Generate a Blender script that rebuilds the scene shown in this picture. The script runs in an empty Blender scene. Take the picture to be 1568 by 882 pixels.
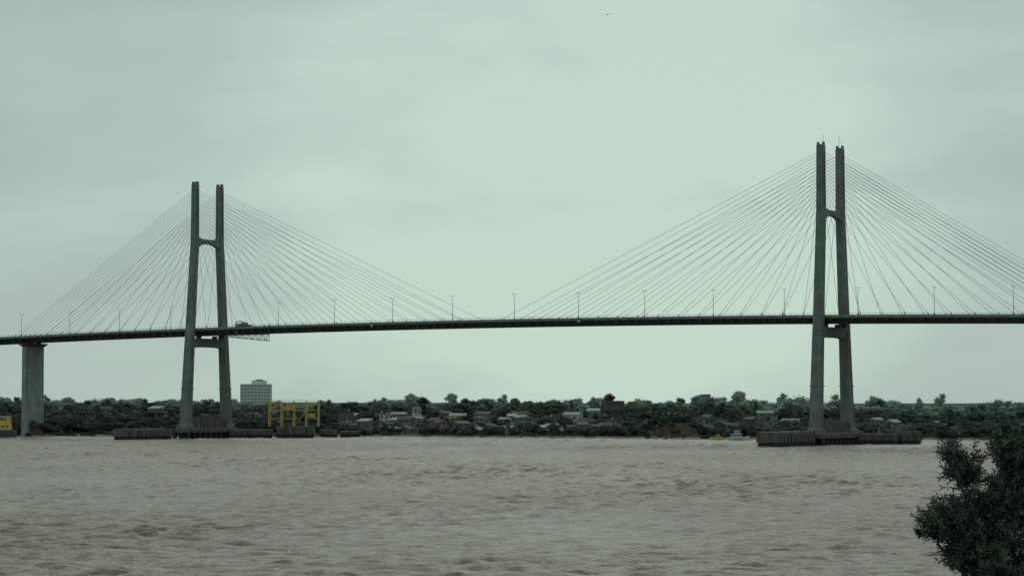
import bpy, math, random
import numpy as np
from mathutils import Vector, Matrix, noise
random.seed(7); np.random.seed(7)
scene=bpy.context.scene
scene.view_settings.view_transform='Standard'
try: scene.view_settings.look='None'
except Exception: pass
scene.view_settings.exposure=0

# ------------------------------------------------------------ materials
def newmat(name):
    m=bpy.data.materials.new(name); m.use_nodes=True
    nt=m.node_tree; return m,nt,nt.nodes['Principled BSDF']
def N_(nt,t,**k):
    n=nt.nodes.new(t)
    for a,b in k.items(): setattr(n,a,b)
    return n
def ramp(nt,fac,stops):
    r=N_(nt,'ShaderNodeValToRGB'); e=r.color_ramp.elements
    while len(e)<len(stops): e.new(0.5)
    for i,(p,c) in enumerate(stops):
        e[i].position=p; e[i].color=(c[0],c[1],c[2],1)
    nt.links.new(fac,r.inputs[0]); return r
def noise_n(nt,vec,scale,detail=4,rough=0.6,mapscale=None):
    n=N_(nt,'ShaderNodeTexNoise'); n.inputs['Scale'].default_value=scale
    n.inputs['Detail'].default_value=detail; n.inputs['Roughness'].default_value=rough
    if mapscale:
        mp=N_(nt,'ShaderNodeMapping'); mp.inputs['Scale'].default_value=mapscale
        nt.links.new(vec,mp.inputs['Vector']); vec=mp.outputs[0]
    nt.links.new(vec,n.inputs['Vector']); return n
def mixc(nt,f,a,b,mode='MIX'):
    m=N_(nt,'ShaderNodeMix',data_type='RGBA',blend_type=mode)
    for s,v in ((m.inputs[0],f),(m.inputs[6],a),(m.inputs[7],b)):
        if hasattr(v,'is_linked'): nt.links.new(v,s)
        elif isinstance(v,(int,float)): s.default_value=v
        else: s.default_value=(v[0],v[1],v[2],1)
    return m.outputs[2]
def concrete(name,c,scale=0.25,streak=0.5,lifts=True,rough=0.9):
    m,nt,b=newmat(name)
    tc=N_(nt,'ShaderNodeTexCoord'); o=tc.outputs['Object']
    n1=noise_n(nt,o,scale,5,0.55)
    n2=noise_n(nt,o,1.0,3,0.5,(0.5,0.5,0.03))
    d=tuple(x*0.7 for x in c); l=tuple(min(1,x*1.25) for x in c)
    r1=ramp(nt,n1.outputs[0],[(0.3,d),(0.7,l)])
    r2=ramp(nt,n2.outputs[0],[(0.35,(0.5,0.5,0.48)),(0.6,(1,1,1))])
    col=mixc(nt,streak,r1.outputs[0],r2.outputs[0],'MULTIPLY')
    if lifts:
        sx=N_(nt,'ShaderNodeSeparateXYZ'); nt.links.new(o,sx.inputs[0])
        mm=N_(nt,'ShaderNodeMath',operation='MODULO'); mm.inputs[1].default_value=4.0
        nt.links.new(sx.outputs[2],mm.inputs[0])
        lt=N_(nt,'ShaderNodeMath',operation='LESS_THAN'); lt.inputs[1].default_value=0.3
        nt.links.new(mm.outputs[0],lt.inputs[0])
        f=N_(nt,'ShaderNodeMath',operation='MULTIPLY'); f.inputs[1].default_value=0.4
        nt.links.new(lt.outputs[0],f.inputs[0])
        col=mixc(nt,f.outputs[0],col,d)
    nt.links.new(col,b.inputs['Base Color']); b.inputs['Roughness'].default_value=rough
    bp=N_(nt,'ShaderNodeBump'); bp.inputs['Strength'].default_value=0.2; bp.inputs['Distance'].default_value=0.1
    nt.links.new(n1.outputs[0],bp.inputs['Height']); nt.links.new(bp.outputs[0],b.inputs['Normal'])
    return m
def plain(name,c,rough=0.7,metal=0,var=0.35,scale=1.5):
    m,nt,b=newmat(name)
    tc=N_(nt,'ShaderNodeTexCoord')
    n1=noise_n(nt,tc.outputs['Object'],scale,5,0.6)
    r1=ramp(nt,n1.outputs[0],[(0.3,tuple(x*(1-var) for x in c)),(0.7,tuple(min(1,x*(1+var*0.5)) for x in c))])
    nt.links.new(r1.outputs[0],b.inputs['Base Color'])
    b.inputs['Roughness'].default_value=rough; b.inputs['Metallic'].default_value=metal
    return m
def foliage(name,dark,light,scale=0.35,rough=0.8):
    m,nt,b=newmat(name)
    oi=N_(nt,'ShaderNodeObjectInfo'); ge=N_(nt,'ShaderNodeNewGeometry')
    n1=noise_n(nt,ge.outputs['Position'],scale,5,0.7)
    r1=ramp(nt,n1.outputs[0],[(0.35,dark),(0.68,light)])
    r2=ramp(nt,oi.outputs['Random'],[(0.0,(0.6,0.64,0.68)),(0.5,(1,1,1)),(0.85,(1.2,1.16,1.05)),(1.0,(1.5,1.35,1.05))])
    col=mixc(nt,1.0,r1.outputs[0],r2.outputs[0],'MULTIPLY')
    nt.links.new(col,b.inputs['Base Color']); b.inputs['Roughness'].default_value=rough
    b.inputs['Specular IOR Level'].default_value=0.1
    return m

M_CONC=concrete('pylon_concrete',(0.165,0.182,0.172),streak=.35)
M_PIER=concrete('pier_concrete',(0.27,0.29,0.275),streak=0.5)
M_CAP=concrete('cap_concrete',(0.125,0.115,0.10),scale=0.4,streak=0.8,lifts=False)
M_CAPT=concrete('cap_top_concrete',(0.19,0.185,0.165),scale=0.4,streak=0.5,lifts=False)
M_WET=concrete('wet_concrete',(0.04,0.038,0.033),scale=0.5,lifts=False)
M_GIRD=plain('girder_paint',(0.07,0.078,0.075),0.7,scale=0.3)
M_BARR=plain('barrier_concrete',(0.20,0.215,0.205),0.85,scale=0.4)
M_ASPH=plain('asphalt',(0.05,0.05,0.05),0.9)
M_PAINT=plain('road_paint',(0.7,0.7,0.68),0.7)
M_CABLE=plain('cable_sheath',(0.19,0.20,0.195),0.5)
M_STEEL=plain('galvanised_steel',(0.22,0.23,0.23),0.5,0.3)
M_DARK=plain('dark_steel',(0.05,0.055,0.055),0.6)
M_YEL=plain('yellow_paint',(0.62,0.46,0.10),0.7,var=0.3,scale=0.8)
M_WHITE=plain('white_paint',(0.55,0.56,0.53),0.6,var=0.25,scale=0.6)
M_GLASS=plain('dark_window',(0.05,0.055,0.06),0.25)
M_WHITEW=plain('white_render',(0.44,0.46,0.43),0.9,var=.4,scale=0.7)
M_RED=plain('brick_wall',(0.15,0.10,0.08),0.9,scale=1.0)
M_TAN=plain('tan_render',(0.22,0.20,0.165),0.9,scale=0.7)
M_GREYW=plain('grey_render',(0.22,0.24,0.23),0.9,scale=0.7)
M_BLUEW=plain('bluegrey_render',(0.16,0.20,0.205),0.9,scale=0.7)
M_APT=plain('apartment_wall',(0.52,0.56,0.54),0.9,var=0.15,scale=0.2)  # wall colour raised to carry painted distance haze
M_APTW=plain('apartment_window',(0.20,0.22,0.22),0.4,var=0.3,scale=0.3)  # glass paled to grey, distance haze painted into its colour
M_TILE=plain('clay_tile_roof',(0.13,0.09,0.07),0.9,scale=1.2)
M_ZINC=plain('zinc_roof',(0.26,0.28,0.275),0.7,scale=0.5)
M_DROOF=plain('dark_roof',(0.08,0.08,0.08),0.9)
M_BARK=plain('bark',(0.06,0.05,0.04),0.95,scale=5)
M_BARKFAR=plain('pale_bark',(0.08,0.078,0.07),0.95,scale=2)
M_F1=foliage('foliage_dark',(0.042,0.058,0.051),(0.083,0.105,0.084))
M_F2=foliage('foliage_mid',(0.070,0.092,0.083),(0.132,0.158,0.134))  # leaf green, partly lifted and greyed as painted distance haze
M_F3=foliage('foliage_hazy',(0.19,0.235,0.215),(0.27,0.32,0.29))  # far leaves: aerial haze painted in as paler, greyer green

# ------------------------------------------------------------ mesh builder
class MB:
    def __init__(s): s.v=[]; s.f=[]; s.m=[]; s.mats=[]
    def mi(s,mat):
        if mat not in s.mats: s.mats.append(mat)
        return s.mats.index(mat)
    def add(s,vs,fs,mat):
        o=len(s.v); k=s.mi(mat)
        s.v.extend([tuple(v) for v in vs])
        for f in fs: s.f.append([i+o for i in f]); s.m.append(k)
    def box(s,c,hx,hy,hz,mat,ex=Vector((1,0,0)),ey=Vector((0,1,0)),ez=Vector((0,0,1))):
        c=Vector(c); vs=[]
        for sz in(-1,1):
            for sx,sy in((-1,-1),(1,-1),(1,1),(-1,1)):
                vs.append(c+ex*hx*sx+ey*hy*sy+ez*hz*sz)
        s.add(vs,[(3,2,1,0),(4,5,6,7),(0,1,5,4),(1,2,6,5),(2,3,7,6),(3,0,4,7)],mat)
    def rod(s,a,b,r,mat,r2=None,n=6,caps=True):
        a=Vector(a); b=Vector(b); d=(b-a)
        if d.length<1e-6: return
        d.normalize(); r2=r if r2 is None else r2
        u=d.orthogonal().normalized(); w=d.cross(u); vs=[]
        for p,rr in((a,r),(b,r2)):
            for i in range(n):
                t=2*math.pi*i/n; vs.append(p+u*math.cos(t)*rr+w*math.sin(t)*rr)
        fs=[(i,(i+1)%n,n+(i+1)%n,n+i) for i in range(n)]
        if caps: fs+= [tuple(range(n-1,-1,-1)),tuple(range(n,2*n))]
        s.add(vs,fs,mat)
    def loft(s,rings,mat,caps=True):
        n=len(rings[0]); vs=[p for r in rings for p in r]; fs=[]
        for k in range(len(rings)-1):
            for i in range(n):
                j=(i+1)%n; fs.append((k*n+i,k*n+j,(k+1)*n+j,(k+1)*n+i))
        if caps: fs+=[tuple(range(n-1,-1,-1)),tuple(range((len(rings)-1)*n,len(rings)*n))]
        s.add(vs,fs,mat)
    def blob(s,c,rx,rz,mat,rr):
        rings=[]
        for i in range(1,6):
            a=math.pi*i/6-math.pi/2
            rings.append([Vector((c[0]+math.cos(a)*math.cos(t)*rx*rr.uniform(.8,1.15),c[1]+math.cos(a)*math.sin(t)*rx*rr.uniform(.8,1.15),c[2]+math.sin(a)*rz*rr.uniform(.85,1.1))) for t in [2*math.pi*k/8 for k in range(8)]])
        s.loft(rings,mat)
    def obj(s,name,parent=None,smooth=False):
        me=bpy.data.meshes.new(name); me.from_pydata(s.v,[],s.f)
        for m in s.mats: me.materials.append(m)
        me.polygons.foreach_set('material_index',s.m)
        if smooth: me.polygons.foreach_set('use_smooth',[True]*len(s.f))
        me.update()
        o=bpy.data.objects.new(name,me); scene.collection.objects.link(o)
        if parent: o.parent=parent
        return o
def empty(name):
    o=bpy.data.objects.new(name,None); scene.collection.objects.link(o); return o
def ss(a,b,x):
    t=np.clip((x-a)/(b-a),0,1); return t*t*(3-2*t)

# ------------------------------------------------------------ bridge frame
R=Vector((131.6,988,0)); L=Vector((-148.3,1166,0))
T=(R-L).normalized(); T.z=0; NN=Vector((-T.y,T.x,0)); Z=Vector((0,0,1))
HALF=(R-L).length/2; MID=(R+L)/2
def zc(u):
    a=abs(u)
    if a<320: return 52.5-4.0e-5*a*a
    return 52.5-4.0e-5*320*320-(a-320)*0.0256
def BP(u,n,z): return MID+T*u+NN*n+Z*z
bridge=empty('cable_stayed_bridge')

def deck():
    mb=MB(); us=list(np.arange(-700,701,5.0))
    prof=[(-10.3,0.9),(-10.3,0.25),(-9.9,0.1),(-7.6,-0.3),(-6.2,-1.7),(6.2,-1.7),(7.6,-0.3),(9.9,0.1),(10.3,0.25),(10.3,0.9)]
    mb.loft([[BP(u,n,zc(u)+z) for n,z in prof] for u in us],M_GIRD)
    mb.loft([[BP(u,n,zc(u)+z) for n,z in((-9.7,0.9),(-9.7,0.98),(9.7,0.98),(9.7,0.9))] for u in us],M_ASPH,False)
    for n0 in(-6.0,0.0,6.0):
        for k,u in enumerate(us[:-1]):
            if n0!=0 and k%2: continue
            mb.add([BP(u,n0-.1,zc(u)+.985),BP(u,n0+.1,zc(u)+.985),BP(u+5,n0+.1,zc(u+5)+.985),BP(u+5,n0-.1,zc(u+5)+.985)],[(0,1,2,3)],M_PAINT)
    for sgn in(-1,1):
        pr=[(10.33,0.55),(10.42,0.55),(10.38,1.55),(10.12,1.55),(10.05,0.92),(10.33,0.92)]
        mb.loft([[BP(u,n*sgn,zc(u)+z) for n,z in pr] for u in us],M_BARR)
        mb.loft([[BP(u,n*sgn,zc(u)+z) for n,z in((8.6,.97),(8.5,1.6),(8.3,1.6),(8.2,.97))] for u in us],M_BARR)
        for u in np.arange(-330,331,2.5):
            mb.box(BP(u,10.25*sgn,zc(u)+1.9),.05,.05,.36,M_DARK,T,NN)
        mb.loft([[BP(u,n*sgn,zc(u)+z) for n,z in((10.20,2.2),(10.30,2.2),(10.30,2.3),(10.20,2.3))] for u in us],M_DARK)
    for u in np.arange(-600,601,5.0):
        for sgn in(-1,1):
            a=[BP(u-.18,7.7*sgn,zc(u)-.3),BP(u+.18,7.7*sgn,zc(u)-.3),BP(u+.18,10.2*sgn,zc(u)+.1),BP(u-.18,10.2*sgn,zc(u)+.1)]
            b=[BP(u-.18,6.3*sgn,zc(u)-1.6),BP(u+.18,6.3*sgn,zc(u)-1.6),BP(u+.18,10.1*sgn,zc(u)-.55),BP(u-.18,10.1*sgn,zc(u)-.55)]
            mb.loft([a,b],M_GIRD)
    mb.obj('deck',bridge)
deck()

def leg_ring(c,wt,wn,z,ch=0.35):
    pts=[]
    a,b=wt/2,wn/2
    for x,y in((-a+ch,-b),(a-ch,-b),(a,-b+ch),(a,b-ch),(a-ch,b),(-a+ch,b),(-a,b-ch),(-a,-b+ch)):
        pts.append(c+T*x+NN*y+Z*z)
    return pts
LEV=[(4.5,15.6,4.9,4.6),(9,15.25,4.7,4.3),(47,12.7,4.0,3.7),(51,12.4,3.9,3.6),(92,9.55,3.45,3.2),(95,9.4,3.35,3.1),(122.4,9.25,3.1,2.9),(122.9,9.25,2.7,2.5)]
def halfsep(z): return float(np.interp(z,[l[0] for l in LEV],[l[1] for l in LEV]))
def pylon(C,name,masts):
    mb=MB()
    for sgn in(-1,1):
        mb.loft([leg_ring(C+NN*hs*sgn,wt,wn,z) for z,hs,wt,wn in LEV],M_CONC)
        mb.loft([leg_ring(C+NN*15.7*sgn,6.4,6.2,z,.5) for z in(4.2,6.2)]+[leg_ring(C+NN*15.65*sgn,5.2,5.0,6.8,.4)],M_CONC)
        zz=24; mb.box(C+NN*halfsep(zz)*sgn+Z*zz,2.45,2.3,.18,M_BARR,T,NN)
        for z in np.linspace(99,119.5,16):
            for s2 in(-1,1):
                mb.box(C+NN*9.3*sgn+T*1.72*s2+Z*z,.16,.35,.35,M_DARK,T,NN)
        for a in(-1,1):
            mb.box(C+NN*9.25*sgn+T*1.2*a+Z*123.4,.04,1.2,.5,M_DARK,T,NN)
    rings=[]
    for q in np.linspace(-8.6,8.6,21):
        k=abs(q)/8.6; zt=96.2+1.5*k**4; zb=94.0-2.6*k**3
        c=C+NN*q; rings.append([c-T*1.2+Z*zb,c+T*1.2+Z*zb,c+T*1.2+Z*zt,c-T*1.2+Z*zt])
    mb.loft(rings,M_CONC)
    rings=[]
    for q in np.linspace(-12.6,12.6,15):
        k=abs(q)/12.6; zb=43.9-1.0*k**6
        c=C+NN*q; rings.append([c-T*1.7+Z*zb,c+T*1.7+Z*zb,c+T*1.7+Z*47.6,c-T*1.7+Z*47.6])
    mb.loft(rings,M_CONC)
    mb.loft([[C+NN*q+T*x+Z*z for x,z in((-2.2,47.62),(2.2,47.62),(2.2,48.1),(-2.2,48.1))] for q in(-10.8,10.8)],M_BARR)
    for q in(-6,6): mb.box(C+NN*q+Z*(48.11+.68),1.0,.8,.66,M_DARK,T,NN)
    for q0,q1,h in((-12.6,-6.5,5.2),(-5.8,-1.0,3.6),(-0.4,4.5,5.2),(5.2,12.6,4.4)):
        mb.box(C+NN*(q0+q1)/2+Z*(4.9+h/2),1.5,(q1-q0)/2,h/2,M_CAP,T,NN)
    for q in(-9,-3,2,8): mb.box(C+NN*q+T*1.55+Z*6.3,.12,.5,1.0,M_DARK,T,NN)
    if masts:
        mb.rod(C-NN*9.25+Z*123+T*1.0,C-NN*9.25+Z*127.2+T*1.0,.07,M_DARK)
        mb.rod(C+NN*9.25+Z*123-T*.4,C+NN*9.25+Z*128.0-T*.4,.07,M_DARK)
        mb.rod(C+NN*9.25+Z*123+T*.9,C+NN*9.25+Z*126.0+T*.9,.05,M_DARK)
    else:
        mb.rod(C-NN*9.25+Z*123,C-NN*9.25+Z*124.4,.05,M_DARK)
    mb.obj(name,bridge)
    cp=MB()
    cp.loft([[C+T*x+NN*y+Z*z for x,y in((-5.5,-17),(-3,-20),(3,-20),(5.5,-17),(5.5,17),(3,20),(-3,20),(-5.5,17))] for z in(2.9,4.5)],M_CAP)
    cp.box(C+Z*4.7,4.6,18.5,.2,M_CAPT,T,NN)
    for x in(-4.3,0,4.3):
        for y in np.linspace(-18,18,10):
            cp.rod(C+T*x+NN*y+Z*-4,C+T*x+NN*y+Z*3.0,.95,M_WET,n=10)
    for y in np.arange(-19,19.1,2):
        for x in(-5.3,5.3):
            if abs(y)<17: cp.rod(C+T*x+NN*y+Z*4.5,C+T*x+NN*y+Z*5.6,.05,M_STEEL,n=4)
    cp.obj(name+'_pile_cap',bridge)
pylon(L,'left_pylon',False); pylon(R,'right_pylon',True)

def cables():
    mb=MB()
    main=[8+9.9*i for i in range(16)]
    back=[8+9.9*i for i in range(10)]+[101.5,105,108.5,112,115.5,119]
    for C,u0,d in((L,-HALF,1),(R,HALF,-1)):
        for side,ts in((d,main),(-d,back)):
            for sgn in(-1,1):
                for i,t in enumerate(ts):
                    zt=99+20.5*i/15.0
                    top=C+NN*9.3*sgn+T*1.7*side+Z*zt
                    u=u0+side*t
                    bot=BP(u,10.0*sgn,zc(u)+.9)
                    mb.rod(top,bot,.07,M_CABLE,n=5,caps=False)
                    dv=(top-bot).normalized()
                    mb.rod(bot,bot+dv*2.2,.17,M_STEEL,n=6)
                    mb.rod(bot+dv*5.5,bot+dv*5.9,.14,M_DARK,n=5)
    mb.obj('stay_cables',bridge)
cables()

def piers():
    for i,u in enumerate([-HALF-114.5,HALF+114.5]):
        mb=MB(); C=BP(u,0,0); zt=zc(u)-1.72
        def rr(wt,wn,z): return leg_ring(C,wt,wn,z,.25)
        mb.loft([rr(3.0,13.6,-4),rr(2.8,13.4,zt-2.0)],M_PIER)
        mb.loft([rr(2.9,13.8,zt-2.0),rr(5.4,16.0,zt-1.0),rr(5.4,16.0,zt-.4)],M_CAP)
        for q in(-4,4): mb.box(C+NN*q+Z*(zt-.2),1,1,.19,M_DARK,T,NN)
        mb.obj('anchor_pier_%d'%(i+1),bridge)
    k=0
    for u in list(np.arange(-HALF-116-62,-700,-62))+list(np.arange(HALF+116+62,700,62)):
        k+=1; mb=MB(); C=BP(u,0,0); zt=zc(u)-1.72
        mb.loft([leg_ring(C,2.6,10,-4,.25),leg_ring(C,2.4,9.6,zt-2.5,.25)],M_PIER)
        mb.loft([leg_ring(C,2.5,10,zt-2.5,.25),leg_ring(C,3.2,14.5,zt-1.0,.25),leg_ring(C,3.2,14.5,zt,.25)],M_PIER)
        mb.obj('approach_pier_%d'%k,bridge)
piers()

lamp_mb=MB()
lamp_mb.rod((0,0,0),(0,0,.5),.28,M_STEEL,n=8)
lamp_mb.rod((0,0,.5),(0,0,10.6),.13,M_STEEL,r2=.075,n=8)
for s in(-1,1):
    lamp_mb.rod((0,0,10.5),NN*.9*s+Vector((0,0,10.95)),.05,M_STEEL)
    lamp_mb.box(NN*1.25*s+Vector((0,0,11.0)),.17,.45,.08,M_DARK,T,NN)
first=None
for k in range(-10,10):
    u=16.5+33*k
    if first is None: o=lamp_mb.obj('street_lamp'); first=o
    else:
        o=bpy.data.objects.new('street_lamp',first.data); scene.collection.objects.link(o)
    o.location=BP(u,-8.4,zc(u)+1.58)

def nav_sign(u):
    mb=MB(); c=BP(u,-10.6,zc(u)+.3); out=-NN
    mb.box(c,1.0,.05,1.0,M_DARK,T,NN)
    mb.box(c+out*.07,.5,.02,.5,M_WHITE,T,NN)
    for s in(-1,1): mb.box(c+NN*.1+T*s*.7,.05,.06,.9,M_STEEL,T,NN)
    mb.obj('navigation_sign')
nav_sign(-59.5); nav_sign(51.0)

def insp():
    P=empty('bridge_inspection_truck'); u0=-HALF+31
    def p(u,n,z): return BP(u0+u,n,zc(u0)+1+z)
    mb=MB()
    mb.box(p(-6,-7.0,1.3),1.0,1.1,.95,M_WHITE,T,NN)
    mb.box(p(-6.9,-7.0,1.7),.12,.95,.35,M_GLASS,T,NN)
    mb.box(p(-1.6,-7.0,1.0),3.4,1.15,.3,M_DARK,T,NN)
    mb.box(p(-2.0,-7.0,1.9),1.6,.9,.6,M_STEEL,T,NN)
    mb.obj('truck_body',P)
    w=MB()
    for u in(-6,-2.2,-.9,1):
        for n in(-8.05,-5.95): w.rod(p(u,n-.15,.48),p(u,n+.15,.48),.48,M_DARK,n=14)
    w.obj('wheels',P)
    b=MB()
    b.rod(p(-2,-7,2.5),p(-3,-9.5,3.2),.25,M_STEEL)
    b.rod(p(-3,-9.5,3.2),p(-3,-11.8,2.6),.22,M_STEEL)
    b.rod(p(-3,-11.8,2.9),p(-3,-11.8,-5.0),.2,M_STEEL)
    b.obj('boom',P)
    t=MB()
    ua,ub=-7.5,16.5; k=12
    for nn in(-12.4,-11.2):
        prev=None
        for i in range(k+1):
            f=i/k; u=ua+(ub-ua)*f; zt=-3.6+0.2*f; zb=-4.4-2.2*f
            a=p(u,nn,zt); c=p(u,nn,zb)
            t.rod(a,c,.11,M_DARK,n=4)
            if prev:
                t.rod(prev[0],a,.18,M_DARK,n=4); t.rod(prev[1],c,.18,M_DARK,n=4)
                t.rod(prev[0],c,.11,M_DARK,n=4) if i%2 else t.rod(prev[1],a,.11,M_DARK,n=4)
            prev=(a,c)
    for i in range(k+1):
        f=i/k; u=ua+(ub-ua)*f
        t.rod(p(u,-12.4,-3.6+.2*f),p(u,-11.2,-3.6+.2*f),.08,M_DARK,n=4)
        t.rod(p(u,-12.4,-4.4-2.2*f),p(u,-11.2,-4.4-2.2*f),.08,M_DARK,n=4)
    t.rod(p(ub,-11.2,-3.4),p(ub,-11.2,1.2),.16,M_DARK); t.rod(p(ub,-12.4,-3.4),p(ub,-12.4,-1),.1,M_DARK)
    t.rod(p(ub-3,-11.2,-3.4),p(ub-3,-11.2,1.2),.14,M_DARK)
    t.obj('lattice_platform',P)
insp()

# ------------------------------------------------------------ dolphins / fenders
def dolphin(c,ex,hx,hy,top,steps=()):
    mb=MB(); ex=Vector(ex).normalized(); ey=Vector((-ex.y,ex.x,0)); c=Vector(c)
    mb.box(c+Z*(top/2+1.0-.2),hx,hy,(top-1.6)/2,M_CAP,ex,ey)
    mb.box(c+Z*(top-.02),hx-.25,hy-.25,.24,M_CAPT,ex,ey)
    mb.box(c+Z*-.8,hx-.5,hy-.4,2.3,M_WET,ex,ey)
    n=int(hx*2/3)
    for i in range(n+1):
        x=-hx+.4+(2*hx-.8)*i/n
        mb.box(c+ex*x-ey*(hy+.12)+Z*(top*.42),.16,.12,top*.36,M_WET,ex,ey)
        if i%2==0: mb.rod(c+ex*x-ey*(hy-.4)+Z*top,c+ex*x-ey*(hy-.4)+Z*(top+.7),.16,M_DARK,n=6)
    for (x,w,h) in steps:
        mb.box(c+ex*x+Z*(top+.23+h/2),w,hy*.6,h/2,M_CAP,ex,ey)
    mb.obj('concrete_dolphin')
dolphin(R+NN*-42-T*0.5,NN,16,5.2,5.6)
dolphin(L+NN*-47+T*1.0,NN,16,4.6,4.8)
dolphin(R+Vector((20,12,0)),(1,.05,0),8.5,4,4.2)
dolphin(R+Vector((34,16,0)),(1,.1,0),4.6,4,5.0)
dolphin(L+Vector((21,8,0)),(1,.05,0),10.5,4.5,4.0)
dolphin(L+Vector((42,14,0)),(1,0,0),9.2,5,5.3,[(-3,2,1.0)])
dolphin(L+Vector((58,20,0)),(1,.1,0),4.2,4,3.6)
dolphin(L+Vector((68,24,0)),(1,.1,0),5.0,4,3.0)

def gantry():
    P=empty('yellow_gantry_frame'); mb=MB()
    xs=[-119,-113,-107,-101,-95.0]; y0,y1=1176.0,1184.0; z0,z1=5.5,17.0
    for x in xs:
        for y in(y0,y1):
            mb.box((x,y,(z0+z1)/2),.22,.22,(z1-z0)/2,M_YEL)
    mb.obj('columns',P); mb=MB()
    for y in(y0,y1):
        mb.box((-107,y,z1+.22),12.4,.28,.22,M_YEL)
        mb.box((-107,y,13.4),12.2,.2,.17,M_YEL)
        mb.box((-113,y,9.4),6.0,.16,.14,M_YEL)
        mb.box((-98,y,9.8),3.0,.16,.14,M_YEL)
        mb.rod((-119,y,13.4),(-113,y,17.0),.1,M_YEL,n=4)
        mb.rod((-101,y,13.4),(-95,y,17.0),.1,M_YEL,n=4)
        mb.rod((-107,y,5.5),(-101,y,13.4),.1,M_YEL,n=4)
    for x in xs:
        mb.box((x,1180,z1+.7),.2,4.6,.2,M_YEL)
        mb.box((x,1180,13.9),.15,3.6,.15,M_YEL)
    mb.obj('beams',P); mb=MB()
    mb.box((-110,1180,14.6),2.2,1.8,.8,M_YEL); mb.box((-98.5,1180,11),1.6,1.8,.9,M_YEL)
    mb.rod((-104,1180,17),(-104,1180,11),.1,M_DARK); mb.box((-104,1180,10.6),.5,.5,.5,M_DARK)
    for x in np.arange(-119,-94.9,2.0):
        mb.rod((x,y0,17.4),(x,y0,18.4),.06,M_YEL,n=4)
    mb.box((-107,y0,18.4),12.2,.07,.07,M_YEL)
    mb.obj('hoists_and_rails',P)
gantry()

# ------------------------------------------------------------ terrain
SX=[-6000,-600,-250,-80,5,115,235,600,6000]; SY=[1300,1240,1222,1204,1160,1124,1106,1096,1050]
def shore(x): return np.interp(x,SX,SY)+3.0*np.sin(x*0.11)+2.0*np.sin(x*0.37+1)+1.2*np.sin(x*.9)
def terr(x,y):
    x=np.asarray(x,float); y=np.asarray(y,float)
    s=y-shore(x)
    ridge=np.interp(x,[-6000,-350,-200,-60,60,140,230,6000],[9,10,10.5,9.2,9.2,8.0,5.5,5])
    cliff=ss(62,72,x)*(1-ss(84,92,x))
    prof=1.1*ss(0,7,s)+(ridge-1.1)*ss(10,150,s)
    gul=2.2*np.sin(x*.8)+1.2*np.sin(x*2.1+1)
    pc=1.0*ss(0,3,s)+6.0*ss(4+gul,8+gul,s)+ (ridge-7.0)*ss(14,150,s)
    far=prof*(1-cliff)+pc*cliff
    nz=0.5*np.sin(x*.09+y*.05)*np.sin(y*.11)+0.35*np.sin(x*.31+2)*np.sin(y*.27)
    far=far+nz*ss(6,40,s)
    far=np.where(s<0,np.maximum(-4,s*.25),far)
    near=16.0-19.5*ss(8,85,y+6*np.sin(x*.05))
    near=near+.12*np.sin(x*1.3)*np.sin(y*1.1)
    return np.where(y<600,np.maximum(near,-4),far)
def grid(name,xs,ys,zf,mat,smooth=True):
    X,Y=np.meshgrid(xs,ys); Zz=zf(X,Y)
    nx,ny=len(xs),len(ys)
    co=np.stack([X,Y,Zz],-1).reshape(-1,3).astype(np.float32)
    i=np.arange(nx-1)[None,:]+np.arange(ny-1)[:,None]*nx
    q=np.stack([i,i+1,i+1+nx,i+nx],-1).reshape(-1,4)
    me=bpy.data.meshes.new(name); me.vertices.add(len(co)); me.vertices.foreach_set('co',co.ravel())
    me.loops.add(q.size); me.loops.foreach_set('vertex_index',q.ravel().astype(np.int32))
    me.polygons.add(len(q)); me.polygons.foreach_set('loop_start',(np.arange(len(q))*4).astype(np.int32))
    me.polygons.foreach_set('loop_total',np.full(len(q),4,np.int32))
    me.polygons.foreach_set('use_smooth',np.full(len(q),smooth))
    me.materials.append(mat); me.update(calc_edges=True); me.validate()
    o=bpy.data.objects.new(name,me); scene.collection.objects.link(o); return o

def ground_mat():
    m,nt,b=newmat('ground_soil_grass')
    ge=N_(nt,'ShaderNodeNewGeometry'); p=ge.outputs['Position']
    n1=noise_n(nt,p,.15,6,.7)
    grass=ramp(nt,n1.outputs[0],[(.3,(.04,.054,.042)),(.55,(.072,.088,.066)),(.78,(.105,.108,.08))])
    n2=noise_n(nt,p,.4,6,.7,(1.5,1.5,.3))
    earth=ramp(nt,n2.outputs[0],[(.35,(.04,.044,.034)),(.52,(.085,.072,.054)),(.72,(.13,.105,.078))])
    sx=N_(nt,'ShaderNodeSeparateXYZ'); nt.links.new(ge.outputs['True Normal'],sx.inputs[0])
    mr=N_(nt,'ShaderNodeMapRange'); mr.inputs[1].default_value=.86; mr.inputs[2].default_value=.70
    nt.links.new(sx.outputs[2],mr.inputs[0])
    c1=mixc(nt,mr.outputs[0],grass.outputs[0],earth.outputs[0])
    sp=N_(nt,'ShaderNodeSeparateXYZ'); nt.links.new(p,sp.inputs[0])
    m2=N_(nt,'ShaderNodeMapRange'); m2.inputs[1].default_value=1.3; m2.inputs[2].default_value=.8
    nt.links.new(sp.outputs[2],m2.inputs[0])
    sand=ramp(nt,n2.outputs[0],[(.35,(.13,.12,.095)),(.7,(.32,.30,.24))])
    c2=mixc(nt,m2.outputs[0],c1,sand.outputs[0])
    nt.links.new(c2,b.inputs['Base Color']); b.inputs['Roughness'].default_value=.95
    b.inputs['Specular IOR Level'].default_value=.1
    return m
gx=np.concatenate([np.linspace(-6000,-700,12),np.linspace(-650,-360,16),np.arange(-350,351,2.0),np.linspace(365,650,16),np.linspace(700,6000,12)])
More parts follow.
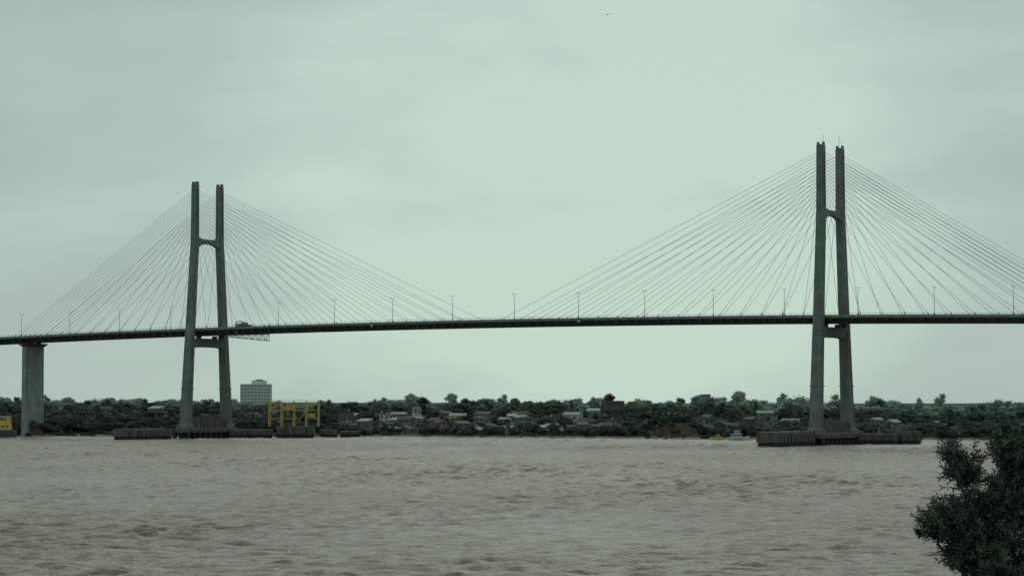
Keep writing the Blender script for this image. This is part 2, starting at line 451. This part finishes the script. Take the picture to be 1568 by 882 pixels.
gy=np.concatenate([np.linspace(-3000,-60,10),np.arange(-50,110,2.5),[200,400,800,1000],np.arange(1085,1420,2.0),np.linspace(1440,2200,30),np.linspace(2500,20000,12)])
grid('ground',gx,gy,terr,ground_mat())

# ------------------------------------------------------------ water
def water_mat():
    m,nt,b=newmat('river_water')
    ge=N_(nt,'ShaderNodeNewGeometry'); p=ge.outputs['Position']
    big=noise_n(nt,p,1.0,5,.6,(.014,.005,1))
    lng=noise_n(nt,p,1.0,5,.75,(.36,.07,1)); lng.inputs['Distortion'].default_value=.3
    mid=noise_n(nt,p,1.0,6,.75,(.65,.20,1))
    fine=noise_n(nt,p,1.0,5,.7,(2.0,.8,1))
    c=ramp(nt,mid.outputs[0],[(.36,(.092,.076,.048)),(.5,(.16,.137,.095)),(.64,(.235,.207,.153))])  # muddy brown, with light and dark of the chop painted in
    cl=ramp(nt,lng.outputs[0],[(.38,(.72,.71,.68)),(.5,(1,1,1)),(.62,(1.18,1.19,1.19))])  # longer wave dashes painted in as darker and paler tint
    col=mixc(nt,1.0,c.outputs[0],cl.outputs[0],'MULTIPLY')
    c2=ramp(nt,big.outputs[0],[(.35,(.88,.88,.86)),(.7,(1.1,1.12,1.12))])
    col=mixc(nt,1.0,col,c2.outputs[0],'MULTIPLY')
    foam=noise_n(nt,p,1.0,3,.6,(.22,.07,1))
    fr=ramp(nt,foam.outputs[0],[(.79,(0,0,0)),(.83,(1,1,1))])
    col=mixc(nt,fr.outputs[0],col,(.42,.43,.39))
    nt.links.new(col,b.inputs['Base Color'])
    rg=ramp(nt,big.outputs[0],[(.4,(.38,)*3),(.68,(.24,)*3)]); nt.links.new(rg.outputs[0],b.inputs['Roughness'])
    b.inputs['IOR'].default_value=1.33; b.inputs['Specular IOR Level'].default_value=.31
    b0=N_(nt,'ShaderNodeBump'); b0.inputs['Strength'].default_value=1.0; b0.inputs['Distance'].default_value=.7
    nt.links.new(lng.outputs[0],b0.inputs['Height'])
    b1=N_(nt,'ShaderNodeBump'); b1.inputs['Strength'].default_value=1.0; b1.inputs['Distance'].default_value=.4
    nt.links.new(mid.outputs[0],b1.inputs['Height']); nt.links.new(b0.outputs[0],b1.inputs['Normal'])
    b2=N_(nt,'ShaderNodeBump'); b2.inputs['Strength'].default_value=1.0; b2.inputs['Distance'].default_value=.12
    nt.links.new(fine.outputs[0],b2.inputs['Height']); nt.links.new(b1.outputs[0],b2.inputs['Normal'])
    nt.links.new(b2.outputs[0],b.inputs['Normal'])
    return m
rs=np.random.RandomState(3)
WV=[]
for i in range(64):
    lam=1.9*(7/1.9)**rs.rand(); th=rs.normal(0.2,.5)
    WV.append((2*math.pi/lam*math.sin(th),2*math.pi/lam*math.cos(th),rs.rand()*6.28,.0080*lam))
def wz(X,Y):
    z=np.zeros_like(X)
    for kx,ky,ph,a in WV: z+=a*np.sin(kx*X+ky*Y+ph)
    env=.9+.25*np.sin(X*.021+Y*.013)+.2*np.sin(X*.053-Y*.031+2)
    fade=(1-ss(280,330,np.abs(X)))*ss(110,200,Y)
    return z*env*fade
ys=[20]; 
while ys[-1]<200: ys.append(ys[-1]+6)
while ys[-1]<1262: ys.append(ys[-1]+max(.7,min(2.4,ys[-1]/430)))
ys+=[1320,1500]
xs=np.concatenate([np.linspace(-6000,-400,8),[-340],np.arange(-300,300.1,.72),[340],np.linspace(400,6000,8)])
grid('river_water',xs,np.array(ys),wz,water_mat())

# ------------------------------------------------------------ distant vegetation templates
def tree_mesh(name,kind,seed,mat,nleaf=900):
    rr=random.Random(seed); mb=MB()
    lobes=[]
    if kind=='round':
        mb.rod((0,0,-1),(0,0,4.5),.28,M_BARKFAR,.16,5)
        for i in range(11):
            a=rr.random()*6.28; r=rr.uniform(.5,3.4)
            lobes.append(((r*math.cos(a),r*math.sin(a),rr.uniform(2.4,8.0)-r*.35),rr.uniform(1.2,2.3),rr.uniform(.9,1.8)))
        lobes.append(((0,0,5.2),2.9,2.7))
    elif kind=='spread':
        mb.rod((0,0,-1),(0,0,4),.35,M_BARKFAR,.2,5)
        for i in range(14):
            a=rr.random()*6.28; r=rr.uniform(.5,5)
            lobes.append(((r*math.cos(a),r*math.sin(a),rr.uniform(3.0,7.4)-r*.25),rr.uniform(1.3,2.4),rr.uniform(.9,1.5)))
    elif kind=='tall':
        mb.rod((0,0,-1),(rr.uniform(-.5,.5),0,8),.28,M_BARKFAR,.1,5)
        for i in range(15):
            a=rr.random()*6.28; z=rr.uniform(2.2,9.8); r=rr.uniform(.3,2.8)*(1-(z-4)/16)
            lobes.append(((r*math.cos(a),r*math.sin(a),z),rr.uniform(.9,1.7),rr.uniform(.8,1.5)))
    elif kind=='cypress':
        mb.rod((0,0,-1),(0,0,2),.2,M_BARKFAR,.15,5)
        for i in range(9):
            z=1.5+i*1.15; lobes.append(((rr.uniform(-.15,.15),rr.uniform(-.15,.15),z),1.15*(1-i/10.5)+.15,1.1))
    elif kind=='shrub':
        for i in range(9):
            a=rr.random()*6.28; r=rr.uniform(0,2.8)
            lobes.append(((r*math.cos(a),r*math.sin(a),rr.uniform(.3,1.9)),rr.uniform(.9,1.6),rr.uniform(.7,1.3)))
    for l in lobes[:5]:
        if kind in('round','spread','tall'): mb.rod((0,0,3.2),l[0],.12,M_BARKFAR,.05,4,False)
    for c,r,rz in lobes: mb.blob(c,r*.70,rz*.70,mat,rr)
    tot=sum(l[1]**2 for l in lobes)
    vs=[];fs=[]
    for c,r,rz in lobes:
        for _ in range(int(nleaf*r*r/tot)):
            d=Vector((rr.gauss(0,1),rr.gauss(0,1),rr.gauss(0,1))).normalized()
            k=rr.uniform(.72,1.2); p=Vector(c)+Vector((d.x*r*k,d.y*r*k,d.z*rz*k))
            nrm=(d+Vector((rr.gauss(0,.5),rr.gauss(0,.5),rr.gauss(0,.5)+.2))).normalized()
            u=nrm.orthogonal().normalized(); w=nrm.cross(u); ang=rr.random()*6.28
            a=u*math.cos(ang)+w*math.sin(ang); b_=nrm.cross(a)
            s=rr.uniform(.22,.48)
            vs+= [p-a*s,p-b_*s*.6,p+a*s,p+b_*s*.7]; n=len(vs); fs.append((n-4,n-3,n-2,n-1))
    mb.add(vs,fs,mat)
    me=bpy.data.meshes.new(name); me.from_pydata(mb.v,[],mb.f)
    for m_ in mb.mats: me.materials.append(m_)
    me.polygons.foreach_set('material_index',mb.m); me.update(); return me
TPL={}
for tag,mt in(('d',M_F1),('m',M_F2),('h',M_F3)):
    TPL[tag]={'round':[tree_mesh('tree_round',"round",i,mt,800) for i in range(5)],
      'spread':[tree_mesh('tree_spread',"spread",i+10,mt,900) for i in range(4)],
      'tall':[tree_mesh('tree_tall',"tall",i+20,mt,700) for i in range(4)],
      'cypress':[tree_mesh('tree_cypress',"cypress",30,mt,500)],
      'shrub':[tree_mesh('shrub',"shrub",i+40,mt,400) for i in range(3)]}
wood=empty('distant_trees')
def put(tag,kind,x,y,s,z=None,sz=None):
    me=random.choice(TPL[tag][kind]); o=bpy.data.objects.new('tree_part',me); scene.collection.objects.link(o)
    o.parent=wood; zz=float(terr(x,y)) if z is None else z
    o.location=(x,y,zz-.2); o.rotation_euler=(random.uniform(-.06,.06),random.uniform(-.06,.06),random.random()*6.28)
    o.scale=(s*random.uniform(.9,1.35),s*random.uniform(.9,1.35),(sz or s)*random.uniform(.75,1.15))

# ------------------------------------------------------------ houses
HOUSES=[]
def house(x,y,w,d,h,wall,roof,kind,rot,storeys=1):
    mb=MB(); z=float(terr(x,y))-.4
    ex=Vector((math.cos(rot),math.sin(rot),0)); ey=Vector((-ex.y,ex.x,0)); c=Vector((x,y,z))
    H=h*storeys+.4
    mb.box(c+Z*H/2,w/2,d/2,H/2,wall,ex,ey)
    if kind=='gable':
        rh=d*.28; e=.5
        A=[c+ex*sx*(w/2+e)+ey*sy*(d/2+e)+Z*(H+.02) for sx,sy in((-1,-1),(1,-1),(1,1),(-1,1))]
        B=[c+ex*sx*(w/2+e)+Z*(H+rh) for sx in(-1,1)]
        mb.add(A+B,[(0,1,5,4),(2,3,4,5),(0,4,3),(1,2,5),(3,2,1,0)],roof)
    elif kind=='shed':
        A=[c+ex*sx*(w/2+.4)+ey*sy*(d/2+.4)+Z*(H+.02+(.2 if sy<0 else 1.5)) for sx,sy in((-1,-1),(1,-1),(1,1),(-1,1))]
        A0=[c+ex*sx*(w/2+.4)+ey*sy*(d/2+.4)+Z*(H+.02) for sx,sy in((-1,-1),(1,-1),(1,1),(-1,1))]
        mb.loft([A0,A],roof)
    else:
        mb.box(c+Z*(H+.15),w/2+.2,d/2+.2,.14,roof,ex,ey)
        mb.rod(c+ex*w*.2+Z*(H+.3),c+ex*w*.2+Z*(H+1.5),.6,M_ZINC,n=8)
    if kind!='flat' and w>6:
        mb.box(c+ex*(w/2+1.22)+Z*(H*.36),1.2,d*.35,H*.36,wall,ex,ey)
        mb.box(c+ex*(w/2+1.3)+Z*(H*.72+.1),1.2,d*.4,.09,roof,ex,ey)
    for st in range(storeys):
        n=max(2,int(w/3))
        for i in range(n):
            xx=-w/2+w*(i+.5)/n
            if st==0 and i==n//2:
                mb.box(c+ex*xx-ey*(d/2+.03)+Z*(.4+1.05),.5,.04,1.05,M_DROOF,ex,ey)
            else:
                mb.box(c+ex*xx-ey*(d/2+.03)+Z*(.4+h*st+h*.55),.6,.04,.55,M_GLASS,ex,ey)
                mb.box(c+ex*xx-ey*(d/2+.06)+Z*(.4+h*st+h*.55-.62),.7,.07,.06,M_GREYW,ex,ey)
        for sx in(-1,1):
            mb.box(c+ex*sx*(w/2+.03)+Z*(.4+h*st+h*.55),.04,.6,.55,M_GLASS,ex,ey)
    mb.obj('house'); HOUSES.append((x,y,w))
walls=[M_WHITEW,M_GREYW,M_TAN,M_RED,M_BLUEW,M_GREYW,M_GREYW,M_TAN,M_BLUEW]; roofs=[M_TILE,M_ZINC,M_DROOF,M_DROOF,M_ZINC]
rh=random.Random(21)
def tryhouse(x0,x1,s0,s1,n):
    c=0; t=0
    while c<n and t<n*30:
        t+=1; x=rh.uniform(x0,x1); y=float(shore(x))+rh.uniform(s0,s1)
        if any(abs(x-a)<(w*.5+5) and abs(y-b)<9 for a,b,w in HOUSES): continue
        house(x,y,rh.uniform(4.0,8.5),rh.uniform(4,6),rh.uniform(2.3,2.9),rh.choice(walls),rh.choice(roofs),rh.choice(['gable','flat','shed','gable']),rh.uniform(-.8,.8),rh.choice([1,1,1,1,2]))
        c+=1
tryhouse(-90,50,18,130,58)
tryhouse(45,150,40,120,12)
tryhouse(-235,-90,45,120,14)
tryhouse(150,260,40,120,5)
house(211.5,1180,11,7,3,M_WHITE,M_ZINC,'gable',.1)

def block(name,x,y,w,d,ztop,wall,floors,tower=None,win=M_APTW):
    P=empty(name); z=float(terr(x,y))-.3; mb=MB()
    mb.box((x,y,(z+ztop)/2),w/2,d/2,(ztop-z)/2,wall)
    mb.box((x,y,ztop+.35),w/2+.15,d/2+.15,.34,wall)
    if tower:
        tw,tz=tower; mb.box((x+w*.1,y+1,(ztop+.7+tz)/2),tw/2,d*.3,(tz-ztop-.7)/2,wall)
        mb.box((x+w*.1,y+1,tz+.5),tw/4,d*.2,.49,M_GREYW)
    mb.obj('walls',P); wn=MB(); n=max(3,int(w/2.6)); fh=(ztop-z)/floors
    for f in range(floors):
        zz=z+fh*(f+.55)
        for i in range(n):
            xx=x-w/2+w*(i+.5)/n
            wn.box((xx,y-d/2-.03,zz),w/n*.27,.05,fh*.2,win)
        for j in range(4):
            yy=y-d/2+d*(j+.5)/4
            for s in(-1,1): wn.box((x+s*(w/2+.03),yy,zz),.05,d*.07,fh*.2,win)
    wn.obj('windows',P); s_=MB()
    for f in range(1,floors+1):
        s_.box((x,y-d/2-.3,z+fh*f),w/2*.96,.26,.1,wall)
    s_.obj('balconies',P)
block('apartment_building',-213,2000,25,14,31.6,M_APT,8,(12,35.2))
block('apartment_building',145,1800,7,8,22.6,M_GREYW,5)
block('brick_building',55,1288,10,9,17.4,M_RED,2,win=M_GLASS)
block('brick_building',64.5,1291,4.5,6,17.0,M_TAN,2,win=M_GLASS)

# ------------------------------------------------------------ plant trees
def blocked(x,y):
    for a,b,w in HOUSES:
        if abs(x-a)<w*.5+2.0 and -3.5<y-b<4: return True
        if abs(x-a)<w*.35 and -9<y-b<0: return True
    for a,b in((55,1288),(64,1291)):
        if abs(x-a)<6 and abs(y-b)<8: return True
    return False
rt=random.Random(5)
def plant(n,x0,x1,s0,s1,tags,kinds,sc,chk=True):
    for _ in range(n):
        x=rt.uniform(x0,x1); y=float(shore(x))+rt.uniform(s0,s1); s=rt.uniform(*sc)
        if chk and blocked(x,y): continue
        if 60<x<94 and y-shore(x)<13: continue
        if -235<x<-115 and y-shore(x)>110: s=min(s,.85 if x<-175 else .72)
        put(rt.choice(tags),rt.choice(kinds),x,y,s)
K=['round','round','spread','spread','round','tall']
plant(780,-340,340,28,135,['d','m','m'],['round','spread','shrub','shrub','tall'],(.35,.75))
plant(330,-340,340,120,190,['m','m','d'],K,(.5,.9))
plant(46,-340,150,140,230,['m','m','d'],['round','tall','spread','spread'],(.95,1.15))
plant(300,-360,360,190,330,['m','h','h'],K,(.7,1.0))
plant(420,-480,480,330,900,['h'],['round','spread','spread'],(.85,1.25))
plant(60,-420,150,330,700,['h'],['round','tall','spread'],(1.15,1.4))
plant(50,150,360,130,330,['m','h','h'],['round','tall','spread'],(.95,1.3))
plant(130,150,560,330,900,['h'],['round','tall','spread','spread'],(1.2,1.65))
plant(330,-320,-95,5,70,['d'],['round','spread','shrub','round'],(.6,1.0))
plant(260,-95,62,7,30,['d','m','d'],['shrub','shrub','round'],(.4,.7))
plant(150,92,150,6,40,['d','m'],['shrub','round','shrub'],(.45,.7))
plant(300,130,330,3,60,['m','m','d'],['round','shrub','spread'],(.5,.9))
plant(130,45,100,12,40,['d'],['shrub','round'],(.4,.6))
plant(220,-320,-90,1.5,9,['d'],['shrub'],(.25,.55),False)
plant(120,-90,330,4,10,['d','m'],['shrub'],(.2,.45),False)
plant(300,-900,-340,5,250,['d','m'],K,(.7,1.1)); plant(300,340,900,5,250,['d','m'],K,(.7,1.1))
for _ in range(44):
    x=rt.uniform(60,94); s=rt.uniform(1,10); put('d','shrub',x,float(shore(x))+s,rt.uniform(.25,.5))
for x,y,s in((32,1300,1.05),(-45,1305,.9),(131,1290,.95),(-75,1300,.8),(49,1300,.9),(150,1290,.8),(-110,1310,.9)):
    put('d','cypress',x,y,s)
for x,y,s in((-193,1290,1.15),(-203,1300,1.0),(-232,1290,1.1),(-222,1300,1.1),(-245,1285,1.1),(-262,1290,1.15),(120,1280,1.0),(113,1285,1.0),(0,1290,1.05),(16,1290,1.05),(-3,1295,1.0),(195,1290,1.1),(211,1290,1.0),(268,1262,1.1),(180,1310,1.2)):
    put('m',rt.choice(['round','spread']),x,y,s)

# ------------------------------------------------------------ boats
def boat(name,x,y,Lh,hull,sup,rot,big=False):
    P=empty(name); ex=Vector((math.cos(rot),math.sin(rot),0)); ey=Vector((-ex.y,ex.x,0)); c=Vector((x,y,0))
    B=Lh*.15; h=Lh*.13; mb=MB(); rings=[]
    for f in np.linspace(-1,1,11):
        w=B*(1-max(0,f)**2.5*.96); sh=h*(1+.45*max(0,f)**2)
        p=c+ex*f*Lh/2
        rings.append([p-ey*w+Z*sh,p-ey*w*.75+Z*-.3,p+ey*w*.75+Z*-.3,p+ey*w+Z*sh])
    mb.loft(rings,hull); mb.obj('hull',P); mb=MB()
    ch=Lh*.13
    mb.box(c-ex*Lh*.1+Z*(h+ch*.6),Lh*.24,B*.7,ch*.6,sup,ex,ey)
    mb.box(c-ex*Lh*.1+Z*(h+ch*.75),Lh*.243,B*.71,ch*.18,M_GLASS,ex,ey)
    mb.box(c-ex*Lh*.06+Z*(h+ch*1.75),Lh*.13,B*.55,ch*.5,sup,ex,ey)
    mb.box(c-ex*Lh*.06+Z*(h+ch*1.85),Lh*.133,B*.56,ch*.16,M_GLASS,ex,ey)
    mb.box(c-ex*Lh*.06+Z*(h+ch*2.32),Lh*.15,B*.62,ch*.06,sup,ex,ey)
    mb.obj('cabin',P); mb=MB()
    mb.rod(c-ex*Lh*.1+Z*(h+ch*2.3),c-ex*Lh*.1+Z*(h+ch*3.6),.06,M_STEEL)
    for f in np.linspace(-.95,.7,9):
        for s in(-1,1):
            p=c+ex*f*Lh/2+ey*s*B*(1-max(0,f)**2.5*.96)*.93+Z*h; mb.rod(p,p+Z*.7,.03,M_STEEL,n=4)
    mb.obj('mast_and_rails',P)
boat('motor_boat',103.5,1098,10.5,M_WHITE,M_WHITE,.1)
boat('motor_boat',94.5,1108,6.0,M_YEL,M_YEL,2.9)
def barge():
    P=empty('yellow_work_barge'); mb=MB()
    mb.loft([[Vector((x,1190+y,z)) for y,z in((-4,3.6),(-4,-.5),(4,-.5),(4,3.6))] for x in(-276,-246)],M_DARK); mb.obj('hull',P)
    mb=MB()
    mb.box((-254.2,1190,5.3),6,3,1.65,M_YEL); mb.box((-252.5,1190,8.6),4.0,2.6,1.6,M_YEL)
    mb.box((-257,1190,8.0),1.2,2.0,2.2,M_YEL); mb.box((-252.5,1190,10.4),4.4,2.9,.18,M_YEL)
    mb.obj('cabin',P); mb=MB()
    for x in np.arange(-259,-249,1.9): mb.box((x,1186.95,5.5),.55,.06,.55,M_GLASS)
    for x in np.arange(-255.6,-249,1.7): mb.box((x,1187.35,9.0),.55,.06,.6,M_GLASS)
    for x in np.arange(-275,-246,2): mb.rod((x,1186.2,3.6),(x,1186.2,4.6),.05,M_YEL,n=4)
    mb.box((-260.5,1186.2,4.6),14.5,.05,.05,M_YEL)
    mb.rod((-254,1190,10.5),(-254,1190,13),.08,M_STEEL)
    mb.obj('windows_and_rails',P)
barge()

# ------------------------------------------------------------ bird
def bird():
    mb=MB(); c=Vector((12.75,320,69.4)); ex=Vector((1,0,0)); ey=Vector((0,1,0))
    rings=[]
    for f,r in((-.22,.01),(-.15,.03),(-.05,.055),(.06,.06),(.14,.035),(.18,.035),(.22,.02),(.26,.004)):
        rings.append([c+Vector((f*.35,f,0))+ex*r*math.cos(a)+Z*r*math.sin(a) for a in np.linspace(0,2*math.pi,8,endpoint=False)])
    mb.loft(rings,M_DARK)
    for s in(-1,1):
        st=[(.03,0,.02,.09),(.2,.03,.10,.08),(.36,.05,.085,.06),(.55,-.04,0.0,.03),(.62,-.08,-.03,.008)]
        rg=[]
        for x,y,z,ch in st:
            p=c+ex*x*s+ey*y+Z*z
            rg.append([p-ey*ch,p+Z*.014,p+ey*ch,p-Z*.014])
        mb.loft(rg,M_DARK)
    mb.add([c+Vector((-.07,-.2,0)),c+Vector((-.13,-.36,.0)),c+Vector((-.03,-.38,0)),c+Vector((-.05,-.2,.01))],[(0,1,2,3)],M_DARK)
    mb.obj('bird')
bird()

# ------------------------------------------------------------ foreground shrub
def shrub():
    rr=random.Random(11)
    m,nt,b=newmat('shrub_leaf')
    ge=N_(nt,'ShaderNodeNewGeometry'); n1=noise_n(nt,ge.outputs['Position'],4,4,.6)
    r1=ramp(nt,n1.outputs[0],[(.3,(.020,.034,.024)),(.55,(.05,.078,.052)),(.75,(.105,.14,.095))])
    r2=ramp(nt,ge.outputs['Random Per Island'],[(0,(.5,.55,.55)),(.7,(1.1,1.1,1.0)),(1,(2.1,2.0,1.6))])
    nt.links.new(mixc(nt,1.0,r1.outputs[0],r2.outputs[0],'MULTIPLY'),b.inputs['Base Color'])
    b.inputs['Roughness'].default_value=.42
    P=empty('riverside_shrub'); Y0=25.0
    lobes=[((4.58,0,17.0),.10,.2,.20,44),((4.72,0,16.86),.17,.25,.28,90),((4.50,-.1,16.38),.27,.3,.22,130),((4.40,-.05,16.28),.22,.3,.2,80),((4.82,.1,16.35),.28,.35,.34,190),((4.68,0,16.05),.2,.3,.22,90),
      ((5.13,0,17.14),.13,.25,.30,130),((5.30,0,16.95),.24,.3,.40,240),((5.1,.1,16.5),.28,.4,.38,240),((5.40,.1,16.55),.30,.4,.5,280),((4.98,0,16.05),.40,.5,.38,340),((5.0,-.1,15.6),.45,.5,.45,360),
      ((5.7,.2,16.5),.5,.5,.7,300),((6.3,.2,16.2),.6,.6,.8,240),((5.6,.1,15.8),.6,.6,.6,340),((5.8,.1,15.2),.8,.7,.7,260),((5.5,.1,14.6),.9,.8,.7,260),((6.4,.1,14.9),.7,.7,.8,160)]
    base=Vector((5.75,Y0,float(terr(5.75,Y0))-.3))
    st=MB(); vs=[];fs=[]
    fork=base+Vector((-.05,0,1.2))
    st.rod(base,fork,.11,M_BARK,.09,8)
    for c,rx,ry,rz,n in lobes:
        C=Vector((c[0],Y0+c[1],c[2]))
        k=C-Vector((0,0,rz*.7)); mdl=(fork+k)/2+Vector((rr.uniform(.1,.3),rr.uniform(-.1,.1),.15))
        st.rod(fork,mdl,.05,M_BARK,.028,6,False); st.rod(mdl,k,.028,M_BARK,.014,6,False)
        for _ in range(n):
            d=Vector((rr.gauss(0,1),rr.gauss(0,1),rr.gauss(0,1))).normalized(); q=rr.uniform(.1,.92)
            o=C+Vector((d.x*rx*q,d.y*ry*q,d.z*rz*q))
            dr=(Vector((d.x*.8,d.y*.8,d.z*.4+.45))+Vector((rr.gauss(0,.35),rr.gauss(0,.35),rr.gauss(0,.2)))).normalized()
            ln=rr.uniform(.07,.19); tip=o+dr*ln
            if rr.random()<.35: st.rod(k.lerp(o,.3),o,.006,M_BARK,.003,3,False)
            st.rod(o,tip,.003,M_BARK,.002,3,False)
            u=dr.orthogonal().normalized(); w=dr.cross(u); nl=rr.randint(10,18)
            for j in range(nl):
                f=j/nl; p=o+dr*ln*f; ang=j*2.4+rr.random()*.8
                od=(u*math.cos(ang)+w*math.sin(ang)); ld=(od*rr.uniform(.7,1.2)+dr*(.35+.7*f)+Vector((0,0,rr.uniform(-.3,.1)))).normalized()
                L_=rr.uniform(.05,.095)*(1-.2*f); wd=L_*rr.uniform(.12,.18)
                sd=ld.cross(dr)
                if sd.length<.05: sd=u
                sd.normalize(); up=sd.cross(ld)
                m0=p+ld*L_*.45; e=p+ld*L_-up*L_*.12
                vs+=[p,m0-sd*wd+up*wd*.3,e,m0+sd*wd+up*wd*.3]; n_=len(vs); fs.append((n_-4,n_-3,n_-2,n_-1))
    st.obj('stems',P); lf=MB(); lf.add(vs,fs,m); lf.obj('leaves',P)
shrub()

# ------------------------------------------------------------ world
w=bpy.data.worlds.new("World"); scene.world=w; w.use_nodes=True
nt=w.node_tree; bg=nt.nodes['Background']; bg.inputs[1].default_value=.1
SE,SR=math.radians(38),math.radians(2)
sky=N_(nt,'ShaderNodeTexSky',sky_type='NISHITA'); sky.sun_disc=False; sky.sun_elevation=SE; sky.sun_rotation=SR
tc=N_(nt,'ShaderNodeTexCoord'); g=tc.outputs['Generated']
n1=noise_n(nt,g,1.0,4,.5,(5,5,16)); n1.inputs['Distortion'].default_value=.4
n2=noise_n(nt,g,1.0,6,.55,(14,14,40))
def vadd(a,b,fa=1,fb=1):
    m1=N_(nt,'ShaderNodeMath',operation='MULTIPLY_ADD'); nt.links.new(b,m1.inputs[0]); m1.inputs[1].default_value=fb; nt.links.new(a,m1.inputs[2]); return m1.outputs[0]
mixn=vadd(n1.outputs[0],n2.outputs[0],1,.25)
dp=N_(nt,'ShaderNodeVectorMath',operation='DOT_PRODUCT'); nt.links.new(g,dp.inputs[0]); 
gv=Vector((.03,.995,.092)).normalized(); dp.inputs[1].default_value=gv
mr=N_(nt,'ShaderNodeMapRange',interpolation_type='SMOOTHERSTEP'); mr.inputs[1].default_value=.982; mr.inputs[2].default_value=1.0
nt.links.new(dp.outputs['Value'],mr.inputs[0])
tot=vadd(mixn,mr.outputs[0],1,.40)
cr=ramp(nt,tot,[(.42,(.365,.465,.428)),(.70,(.418,.54,.482)),(1.0,(.51,.67,.575))])
sc=N_(nt,'ShaderNodeVectorMath',operation='SCALE'); sc.inputs['Scale'].default_value=10.0
nt.links.new(cr.outputs[0],sc.inputs[0])
nt.links.new(mixc(nt,.03,sc.outputs[0],sky.outputs[0]),bg.inputs[0])
sl=bpy.data.lights.new('sun','SUN'); sl.energy=.5; sl.angle=math.radians(40); sl.color=(1,.97,.92)
so=bpy.data.objects.new('sun',sl); scene.collection.objects.link(so)
so.rotation_euler=(-(math.pi/2-SE),0,-SR)

# ------------------------------------------------------------ camera
cd=bpy.data.cameras.new('camera'); cam=bpy.data.objects.new('camera',cd); scene.collection.objects.link(cam)
cd.sensor_width=36; cd.lens=36*3675/1568; cd.clip_start=.5; cd.clip_end=30000
cam.location=(0,0,17.6); cam.rotation_euler=(math.pi/2+math.atan(174/3675),0,0)
scene.camera=cam
